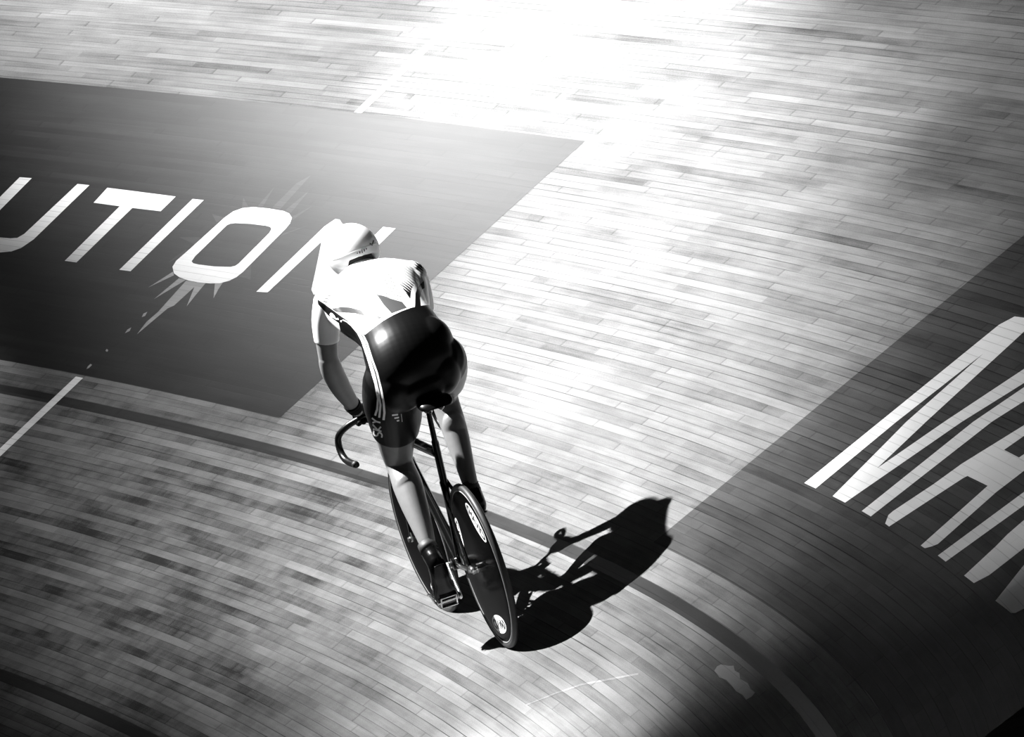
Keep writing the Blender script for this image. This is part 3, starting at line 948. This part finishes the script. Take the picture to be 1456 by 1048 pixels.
# skinsuit
SUIT_ART = {  # outlines printed on the garment, in metres on a flat pattern seen square to the back
'JW': [[[-0.773,1.5702],[-0.7398,1.5702],[-0.7066,1.5701],[-0.6734,1.5701],[-0.6402,1.57],[-0.607,1.5699],[-0.5737,1.5699],[-0.5404,1.5698],[-0.5071,1.5697],[-0.4737,1.5697],[-0.4403,1.5696],[-0.4069,1.5696],[-0.3735,1.5695],[-0.3401,1.5694],[-0.3066,1.5694],[-0.2731,1.5693],[-0.2395,1.5693],[-0.206,1.5692],[-0.2064,1.5353],[-0.2068,1.5014],[-0.2072,1.4675],[-0.2076,1.4335],[-0.208,1.3996],[-0.2084,1.3656],[-0.2088,1.3317],[-0.2092,1.2977],[-0.2096,1.2637],[-0.21,1.2297],[-0.234,1.2706],[-0.2631,1.3243],[-0.2908,1.3342],[-0.319,1.3298],[-0.3596,1.321],[-0.3948,1.3085],[-0.4275,1.2935],[-0.4685,1.2706],[-0.5043,1.2452],[-0.5407,1.2176],[-0.5876,1.2602],[-0.6368,1.2943],[-0.6805,1.328],[-0.7347,1.3671],[-0.7304,1.3456],[-0.6919,1.3021],[-0.6481,1.2683],[-0.6422,1.2401],[-0.6344,1.2057],[-0.6267,1.1712],[-0.6435,1.1438],[-0.6805,1.144],[-0.7174,1.1443],[-0.7543,1.1445],[-0.7912,1.1448],[-0.7926,1.1782],[-0.7941,1.2115],[-0.7956,1.2449],[-0.797,1.2782],[-0.7985,1.3115],[-0.8,1.3449],[-0.8014,1.3782],[-0.7987,1.4124],[-0.7959,1.4467],[-0.7931,1.4809],[-0.7904,1.5151],[-0.7876,1.5494]]],
'stripe': [[[-0.5969,1.253],[-0.5743,1.2269],[-0.5574,1.1957],[-0.5346,1.1311],[-0.5194,1.0787],[-0.5041,1.0256],[-0.4951,0.9689],[-0.4995,0.9281],[-0.5091,0.9047],[-0.5007,0.9017],[-0.4914,0.9266],[-0.4877,0.9693],[-0.4975,1.027],[-0.5134,1.0802],[-0.5293,1.1324],[-0.5528,1.1971],[-0.5707,1.2288],[-0.5943,1.2551]],[[-0.6136,1.2687],[-0.5884,1.2467],[-0.5628,1.2189],[-0.5459,1.1865],[-0.5266,1.1257],[-0.5072,1.0621],[-0.4923,0.9941],[-0.4858,0.9432],[-0.4927,0.8953],[-0.4845,0.8944],[-0.4781,0.9433],[-0.4854,0.9953],[-0.5009,1.0635],[-0.5209,1.1272],[-0.5409,1.1881],[-0.5588,1.2213],[-0.5855,1.2493],[-0.6114,1.2711]],[[-0.6332,1.28],[-0.6052,1.265],[-0.577,1.2441],[-0.5516,1.2166],[-0.5362,1.1858],[-0.5174,1.1252],[-0.4968,1.067],[-0.4826,1.0045],[-0.4736,0.9533],[-0.4719,0.9135],[-0.4767,0.8858],[-0.4675,0.8845],[-0.4632,0.9133],[-0.4653,0.9543],[-0.475,1.006],[-0.4899,1.0688],[-0.511,1.1271],[-0.5304,1.1876],[-0.5469,1.2195],[-0.5735,1.2476],[-0.6028,1.2686],[-0.6314,1.2834]]],
'word': [[[-0.5137,0.8458],[-0.5168,0.8416],[-0.5115,0.8384],[-0.5085,0.8426]],[[-0.5174,0.8397],[-0.5169,0.8307],[-0.5103,0.8312],[-0.5109,0.8403]],[[-0.5158,0.8287],[-0.5086,0.8229],[-0.5043,0.8274],[-0.5113,0.8332]],[[-0.5064,0.8221],[-0.4992,0.8226],[-0.4994,0.8286],[-0.5066,0.8281]],[[-0.4964,0.8246],[-0.492,0.836],[-0.4978,0.8379],[-0.5022,0.8265]],[[-0.4948,0.834],[-0.4878,0.8345],[-0.488,0.8404],[-0.4951,0.84]],[[-0.49,0.8352],[-0.4831,0.8294],[-0.479,0.834],[-0.4859,0.8397]],[[-0.4841,0.8314],[-0.4834,0.8223],[-0.4773,0.8229],[-0.478,0.832]],[[-0.4829,0.8242],[-0.4858,0.82],[-0.4807,0.8168],[-0.4778,0.821]],[[-0.4809,0.8449],[-0.5139,0.8545],[-0.5159,0.8488],[-0.4828,0.8391]],[[-0.5186,0.8677],[-0.498,0.8441],[-0.4932,0.848],[-0.5137,0.8716]],[[-0.4933,0.8441],[-0.481,0.8582],[-0.4856,0.862],[-0.4979,0.8479]],[[-0.5159,0.8732],[-0.5001,0.8774],[-0.5016,0.8831],[-0.5174,0.8789]],[[-0.4988,0.8826],[-0.516,0.8964],[-0.52,0.8918],[-0.5028,0.878]],[[-0.5018,0.8774],[-0.4855,0.8727],[-0.4836,0.8784],[-0.4999,0.8831]]],
'mark': [[[-0.4381,0.9004],[-0.4147,0.9029],[-0.4152,0.9088],[-0.4386,0.9063]],[[-0.4291,0.889],[-0.4111,0.8921],[-0.412,0.8979],[-0.43,0.8948]],[[-0.4201,0.8786],[-0.4103,0.8807],[-0.4114,0.8865],[-0.4212,0.8845]],[[-0.4039,0.9086],[-0.4014,0.8775],[-0.399,0.8777],[-0.4015,0.9088]]],
'grey': [[[-0.6777,1.3268],[-0.6423,1.332],[-0.6038,1.329],[-0.5385,1.3102],[-0.5062,1.297],[-0.474,1.2838],[-0.4941,1.271],[-0.5275,1.2867],[-0.5819,1.304],[-0.6314,1.3091],[-0.6586,1.3122]],[[-0.4966,1.3778],[-0.4539,1.3632],[-0.3956,1.3448],[-0.3763,1.3205],[-0.436,1.2986],[-0.4694,1.3363]]],
'smudge': [[[-0.5669,1.3382],[-0.5551,1.3486],[-0.539,1.3524],[-0.5469,1.3418],[-0.5577,1.3368]]],
'wedge': [[[-0.4675,1.5355],[-0.4039,1.5274],[-0.3562,1.5193],[-0.3245,1.5022],[-0.3153,1.4766],[-0.3193,1.4514],[-0.3474,1.4245],[-0.3608,1.3959],[-0.3643,1.3557],[-0.3912,1.3956],[-0.4262,1.4458],[-0.4511,1.4966]]],
'armband': [[[-0.3139,1.4348],[-0.3367,1.408],[-0.3449,1.3794],[-0.346,1.3209],[-0.322,1.3183],[-0.327,1.3631],[-0.3198,1.3983],[-0.3111,1.4043]]],
'bandw': [[[-0.3643,1.3557],[-0.3618,1.3903],[-0.3473,1.4217],[-0.3168,1.4572],[-0.3113,1.4366],[-0.3367,1.408],[-0.3449,1.3794],[-0.3461,1.3264],[-0.3664,1.3226]]],
'mid': [[[-0.5707,1.5151],[-0.5239,1.5139],[-0.4784,1.5143],[-0.4559,1.4768],[-0.434,1.4403],[-0.4122,1.3957],[-0.3904,1.3514],[-0.4431,1.3521],[-0.4911,1.3641],[-0.5264,1.4087],[-0.5572,1.4704]]],
'leftl': [[[-0.6969,1.3458],[-0.732,1.3778],[-0.7116,1.4175],[-0.6913,1.4572],[-0.6506,1.4677],[-0.6099,1.4782],[-0.5686,1.4877],[-0.5432,1.4477],[-0.5184,1.4085],[-0.4965,1.3696],[-0.4746,1.331],[-0.5281,1.338],[-0.5659,1.3487],[-0.6039,1.3597],[-0.6587,1.3594]]],
'emb': [[[-0.6851,1.3044],[-0.6795,1.311],[-0.6724,1.308],[-0.6642,1.2981],[-0.6588,1.2873],[-0.65,1.2895],[-0.6468,1.2809],[-0.6589,1.283],[-0.6699,1.2904],[-0.6798,1.2936]],[[-0.6435,1.2776],[-0.6342,1.2804],[-0.637,1.2705]]],
}

import numpy as np


def chart(co):
    return np.stack([co[:, 0] * -.254 + co[:, 1] * -.264 + co[:, 2] * .93, co[:, 0] * .116 + co[:, 1] * .946 + co[:, 2] * .30], 1)


def sdf(q, poly):
    """signed distance to an outline, positive inside"""
    P = np.array(poly)
    A, Bq = P, np.roll(P, -1, 0)
    best = np.full(len(q), 1e9)
    ins = np.zeros(len(q), bool)
    for a, b in zip(A, Bq):
        e = b - a
        w = q - a
        t = np.clip((w @ e) / max(e @ e, 1e-12), 0, 1)
        best = np.minimum(best, np.hypot(*(w - t[:, None] * e).T))
        c = ((a[1] > q[:, 1]) != (b[1] > q[:, 1]))
        if abs(e[1]) > 1e-12:
            ins ^= c & (q[:, 0] < e[0] * (q[:, 1] - a[1]) / e[1] + a[0])
    return np.where(ins, best, -best)


def union(q, key):
    return np.max([sdf(q, p) for p in SUIT_ART[key]], 0)


def paint_suit(me):
    n = len(me.vertices)
    co = np.empty(n * 3, np.float32)
    me.vertices.foreach_get('co', co)
    co = co.reshape(-1, 3).astype(float)
    nr = np.empty(n * 3, np.float32)
    me.vertices.foreach_get('normal', nr)
    nr = nr.reshape(-1, 3)
    q = chart(co)
    back = nr[:, 0] * -.96 + nr[:, 1] * .18 + nr[:, 2] * -.21      # facing to the rear left
    white = union(q, 'JW')
    # both sleeves are pale whatever the pattern piece says
    def near(axis, rad):
        d = np.full(n, 1e9)
        for a, b in zip(axis, axis[1:]):
            a_, b_ = np.array(a[:3]), np.array(b[:3])
            e = b_ - a_
            t = np.clip(((co - a_) @ e) / (e @ e), 0, 1)
            d = np.minimum(d, np.linalg.norm(co - a_ - t[:, None] * e, axis=1))
        return rad - d
    sl = np.maximum(near(ARM_L[1:3], .066), near(ARM_R[1:3], .066))
    panel_side = (co[:, 1] < 1.40)
    white = np.maximum(white, np.where(sl > 0, sl, -1))
    gate = lambda v, m: np.where(m, v, -.05)
    left = co[:, 2] < -.02
    stripes = gate(union(q, 'stripe'), left & (back > -.55))
    word = gate(union(q, 'word'), left & (back > -.5))
    mark = gate(union(q, 'mark'), back > 0)
    white2 = np.max([stripes, word, mark, gate(union(q, 'emb'), back > -.3)], 0)
    grey = gate(np.maximum(union(q, 'grey'), union(q, 'smudge')), back > -.1)
    wedge = gate(union(q, 'wedge'), back > -.35)
    band = gate(union(q, 'armband'), back > -.6)
    bandw = gate(union(q, 'bandw'), back > -.6)
    mid = gate(np.maximum(union(q, 'mid'), union(q, 'leftl')), back > -.1)
    black2 = np.minimum(band, .02)
    # how heavy the halftone lines are: full at the foot of the wedge, thin higher up
    wv = np.array(SUIT_ART['wedge'][0])
    foot = wv[np.argmin(wv[:, 1])]
    dist = np.hypot(*(q - foot).T)
    heavy = np.clip(1.45 - dist / .062, 0.12, 1.1)
    up_r = wv[np.argmax(wv[:, 0] + wv[:, 1] * .5)]
    heavy = np.maximum(heavy, np.clip(1.15 - np.hypot(*(q - up_r).T) / .030, 0, 1.1))
    for nm, a in (('white', white), ('white2', white2), ('grey', grey), ('wedge', np.minimum(wedge, -bandw)), ('black2', black2), ('mid', mid), ('heavy', heavy)):
        at = me.attributes.new(nm, 'FLOAT', 'POINT')
        at.data.foreach_set('value', a.astype(np.float32))


def suit_mat():
    m = bpy.data.materials.new('printed_lycra')
    m.use_nodes = True
    nt = m.node_tree
    bs = nt.nodes['Principled BSDF']
    b = NB(nt)
    def at(nm):
        return b.n('ShaderNodeAttribute', attribute_name=nm).outputs['Fac']
    step = lambda v: b.mr(v, -.0005, .0005, 0, 1)
    tc = b.n('ShaderNodeTexCoord')
    sp = b.n('ShaderNodeSeparateXYZ')
    nt.links.new(tc.outputs['Object'], sp.inputs[0])
    X, Y, Z = sp.outputs
    qa = b.m('ADD', b.m('ADD', b.m('MULTIPLY', X, -.254), b.m('MULTIPLY', Y, -.264)), b.m('MULTIPLY', Z, .93))
    qb = b.m('ADD', b.m('ADD', b.m('MULTIPLY', X, .116), b.m('MULTIPLY', Y, .946)), b.m('MULTIPLY', Z, .30))
    wob = b.m('MULTIPLY', b.noise(b.vec(b.m('MULTIPLY', qa, 30.0), b.m('MULTIPLY', qb, 30.0)), 1.0, 2.0), .006)
    # fine wavy lines across the back; steeper ones on the right shoulder
    v1 = b.m('ADD', b.m('ADD', b.m('MULTIPLY', qb, .97), b.m('MULTIPLY', qa, .22)), wob)
    l1 = b.m('PINGPONG', b.m('DIVIDE', v1, .0128), 0.5)
    v2 = b.m('ADD', b.m('ADD', b.m('MULTIPLY', qb, .80), b.m('MULTIPLY', qa, .60)), wob)
    l2 = b.m('MULTIPLY', b.m('PINGPONG', b.m('DIVIDE', v2, .0090), 0.5), 2.0)
    midl = b.m('MULTIPLY', step(at('mid')), b.mr(l1, .07, .16, 1.0, 0.0))
    wl = b.m('MULTIPLY', step(at('wedge')), b.mr(b.m('SUBTRACT', at('heavy'), l2), -.06, .06, 0, 1))
    col = b.m('MULTIPLY', step(at('white')), .82)
    base = .003
    col = b.m('MAXIMUM', col, base)
    def mix(c, f, v):
        return b.m('ADD', b.m('MULTIPLY', c, b.m('SUBTRACT', 1.0, f)), b.m('MULTIPLY', f, v))
    on = step(at('white'))
    col = mix(col, b.m('MULTIPLY', on, midl), .07)
    col = mix(col, b.m('MULTIPLY', on, step(at('grey'))), .06)
    col = mix(col, b.m('MULTIPLY', on, wl), base)
    col = mix(col, step(at('black2')), base)
    col = mix(col, step(at('white2')), .82)
    cc = b.n('ShaderNodeCombineColor')
    for k in range(3): nt.links.new(col, cc.inputs[k])
    nt.links.new(cc.outputs[0], bs.inputs['Base Color'])
    bs.inputs['Roughness'].default_value = .36
    bs.inputs['Specular IOR Level'].default_value = .22
    return m


M_SUIT = suit_mat()
bm = bmesh.new()
P = .004
loft(bm, padded(TORSO, P), n=6, seg=40)
loft(bm, padded(THIGH_L, P, 4), n=6, seg=32, rounded='start')
loft(bm, padded(THIGH_R, P, 3), n=6, seg=32, rounded='start')
ball(bm, (.150, 1.085, -.090), (.095, .105, .100), seg=40, ring=24); ball(bm, (.150, 1.095, .064), (.095, .105, .098), seg=40, ring=24)
ball(bm, (.200, 1.205, .085), (.115, .100, .090), seg=40, ring=24); ball(bm, (.205, 1.195, -.090), (.105, .095, .085), seg=40, ring=24)
loft(bm, padded(ARM_L, P, 3), n=6, seg=28, rounded='start')
loft(bm, padded(ARM_R, P, 3), n=6, seg=28, rounded='start')
loft(bm, [(.655, 1.400, -.150, .062), (.68, 1.438, -.05, .064), (.68, 1.442, .07, .064), (.655, 1.405, .170, .062)], n=5, seg=24, side=(0, 1, 0))
loft(bm, [(.70, 1.425, .022, .066), (.768, 1.464, .024, .0615)], n=1, seg=22, rounded='start')
loft(bm, [(.645, 1.385, -.150, .062), (.60, 1.365, -.130, .070), (.52, 1.325, -.112, .070), (.42, 1.280, -.092, .064), (.32, 1.22, -.080, .06)], n=5, seg=24)
loft(bm, [(.645, 1.385, .176, .062), (.60, 1.365, .156, .070), (.52, 1.325, .130, .070), (.42, 1.280, .104, .064), (.32, 1.22, .085, .06)], n=5, seg=24)
#PATTERN#
suit = remeshed('skinsuit', bm, M_SUIT, 0.0030, 34, rider, RO, paint_suit)


# helmet
HC = V(.856, 1.540, .025)
HR = (.146, .110, .107)
def rim(v):
    """height of the helmet edge round the head: raised arch at the nape, low over the ears, high at the brow"""
    a = math.atan2(v.z / HR[2], -v.x / HR[0])          # 0 at the nape
    a = abs(a)
    a = abs(a - .10)
    pts = [(0, -.008), (.40, -.014), (.72, -.074), (1.3, -.092), (2.0, -.080), (2.4, -.020), (PI, .010)]
    for (a0, y0), (a1, y1) in zip(pts, pts[1:]):
        if a0 <= a <= a1: return y0 + (y1 - y0) * (a - a0) / (a1 - a0)
    return .01
bm = bmesh.new()
nu, nv = 120, 60
rows = []
for i in range(nv + 1):
    row = []
    for j in range(nu):
        a = 2 * PI * j / nu
        d = V(-math.cos(a), 0, math.sin(a))
        yl = rim(V(d.x * HR[0], 0, d.z * HR[2])) / HR[1]
        lo = math.asin(max(-.95, min(.95, yl)))
        el = PI / 2 + (lo - PI / 2) * i / nv
        p = V(d.x * math.cos(el) * HR[0], math.sin(el) * HR[1], d.z * math.cos(el) * HR[2])
        # longer, slightly pointed back and a soft crown ridge
        if p.x < 0: p.x *= 1 + .05 * (1 - (p.z / HR[2]) ** 2)
        row.append(HC + p)
    rows.append(row)
top = bm.verts.new(rows[0][0])
vr = [[bm.verts.new(p) for p in r] for r in rows[1:]]
for j in range(nu):
    bm.faces.new((top, vr[0][j], vr[0][(j + 1) % nu]))
for r1, r2 in zip(vr, vr[1:]):
    for j in range(nu):
        bm.faces.new((r1[j], r2[j], r2[(j + 1) % nu], r1[(j + 1) % nu]))
bm.normal_update()
bmesh.ops.recalc_face_normals(bm, faces=bm.faces)
bmesh.ops.solidify(bm, geom=bm.faces[:], thickness=.009)
helmet = bm_obj('helmet', bm, M_HELM, rider, off=RO)


def on_helmet(y, z, lift=.0012):
    """point on the back of the helmet at height y and side z"""
    k = 1 - ((y - HC.y) / HR[1]) ** 2 - ((z - HC.z) / HR[2]) ** 2
    x = -math.sqrt(max(k, 0)) * HR[0] * (1 + .05 * (1 - ((z - HC.z) / HR[2]) ** 2))
    n = V(x / HR[0] ** 2, (y - HC.y) / HR[1] ** 2, (z - HC.z) / HR[2] ** 2).normalized()
    return V(HC.x + x, y, z) + n * lift, n


def helmet_patch(bm, pts, mi=0):
    """small flat shape (y, z outline) lying on the helmet back"""
    P = [on_helmet(y, z) for y, z in pts]
    a = [bm.verts.new(p) for p, n in P]
    b = [bm.verts.new(p - n * .003) for p, n in P]
    bm.faces.new(a).material_index = mi
    for i in range(len(a)):
        j = (i + 1) % len(a)
        bm.faces.new((a[i], a[j], b[j], b[i])).material_index = mi


bm = bmesh.new()
for y, z, hh in ((1.5465, .012, .0022), (1.5470, .022, .0042), (1.5480, .032, .0064), (1.5495, .042, .0050), (1.5515, .052, .0030)):
    t = .0030
    helmet_patch(bm, [(y - hh, z - t), (y - hh, z + t * .3), (y + hh, z + t), (y + hh, z - t * .3)])
o = bm_obj('vent_slot', bm, M_INK, helmet, smooth=False, off=RO)
tag(o, 'row of small black vent slots')
bm = bmesh.new()
helmet_patch(bm, [(1.5655, .072), (1.5655, .078), (1.5575, .0845), (1.5530, .0835)])
helmet_patch(bm, [(1.5530, .0835), (1.5575, .0825), (1.5700, .097), (1.5665, .101)])
o = bm_obj('chevron_mark', bm, M_INK, helmet, smooth=False, off=RO)
tag(o, 'small dark chevron')
# raised seam sweeping from ear to ear over the back, and the visor edge
bm = bmesh.new()
st = []
for k in range(25):
    z = .025 + .098 * (-1 + 2 * k / 24)
    y = 1.540 + .020 * (1 - ((z - .045) / .11) ** 2)
    p, n = on_helmet(y, z, .0)
    st.append((*p, .0016))
loft(bm, st, n=2, seg=8)
bm_obj('shell_seam', bm, M_HELM, helmet, off=RO)


# gloves
for sd in (-1, 1):
    bm = bmesh.new()
    hand(bm, sd, .0022)
    w0 = V(.826, .958, -.158) if sd < 0 else V(.848, .952, .141)
    w1 = V(.848, .925, -.142) if sd < 0 else V(.866, .925, .130)
    loft(bm, [(*w0, .0335), (*((w0 + w1) / 2), .0330), (*w1, .0300)], n=2, seg=18, rounded=False)
    o = remeshed('glove', bm, M_GLOVE, 0.0030, 2, rider, RO)
    bm = bmesh.new()
    d = (w1 - w0).normalized()
    loft(bm, [tuple(w0 - d * .002) + (.0350,), tuple(w0 + d * .010) + (.0350,)], n=1, seg=20, rounded=False)
    bm_obj('cuff', bm, M_GLOVE, o, off=RO)

# shoes and socks
for sd, ank, heel, arch, bal, toe in ((-1, V(.212, .400, -.143), V(.183, .362, -.141), V(.226, .298, -.133), V(.272, .236, -.124), V(.316, .186, -.121)),
                                      (1, V(.425, .530, .128), V(.405, .490, .127), V(.468, .462, .121), V(.535, .436, .115), V(.590, .418, .114))):
    bm = bmesh.new()
    loft(bm, [tuple(ank + (ank - heel) * .45) + (.037,), tuple(ank) + (.037, .040), tuple(heel) + (.036, .045), tuple(arch) + (.039, .036), tuple(bal) + (.046, .027), tuple(toe) + (.036, .018)], n=4, seg=22)
    f = (toe - heel).normalized()
    up = V(0, 0, 1).cross(f) if True else None
    if up.dot(V(1, .4, 0)) < 0: up = -up
    # heel counter and stiff sole
    ball(bm, heel - f * .012, (.036, .040, .034))
    shoe = remeshed('shoe', bm, M_SHOE, 0.0032, 4, rider, RO)
    bm = bmesh.new()
    base = [heel - f * .035 - up * .040, heel - up * .044 + f * .02, arch - up * .034, bal - up * .025, toe - up * .014 + f * .02]
    loft(bm, [tuple(p) + (w, .0045) for p, w in zip(base, (.022, .030, .028, .044, .026))], n=4, seg=18)
    o = bm_obj('sole', bm, M_SHOE, shoe, off=RO)
    bm = bmesh.new()
    # closing strap over the instep
    mid = (arch + bal) / 2
    st = []
    for k in range(13):
        a = math.radians(-15 + 210 * k / 12)
        st.append(tuple(mid + V(0, 0, 1) * (.0445 * math.cos(a)) + up * (.0335 * math.sin(a) + .0)) + (.011, .0016))
    loft(bm, st, n=2, seg=8, side=tuple(f), rounded=False)
    o = bm_obj('strap', bm, M_SHOEW, shoe, off=RO)
    tag(o, 'pale strap over the instep')
    bm = bmesh.new()
    loft(bm, [tuple(ank + (ank - heel) * 1.15 - V(.0, 0, 0)) + (.0365,), tuple(ank + (ank - heel) * .3) + (.0375,)], n=1, seg=20, rounded=False)
    bm_obj('sock', bm, M_SOCK, rider, off=RO)
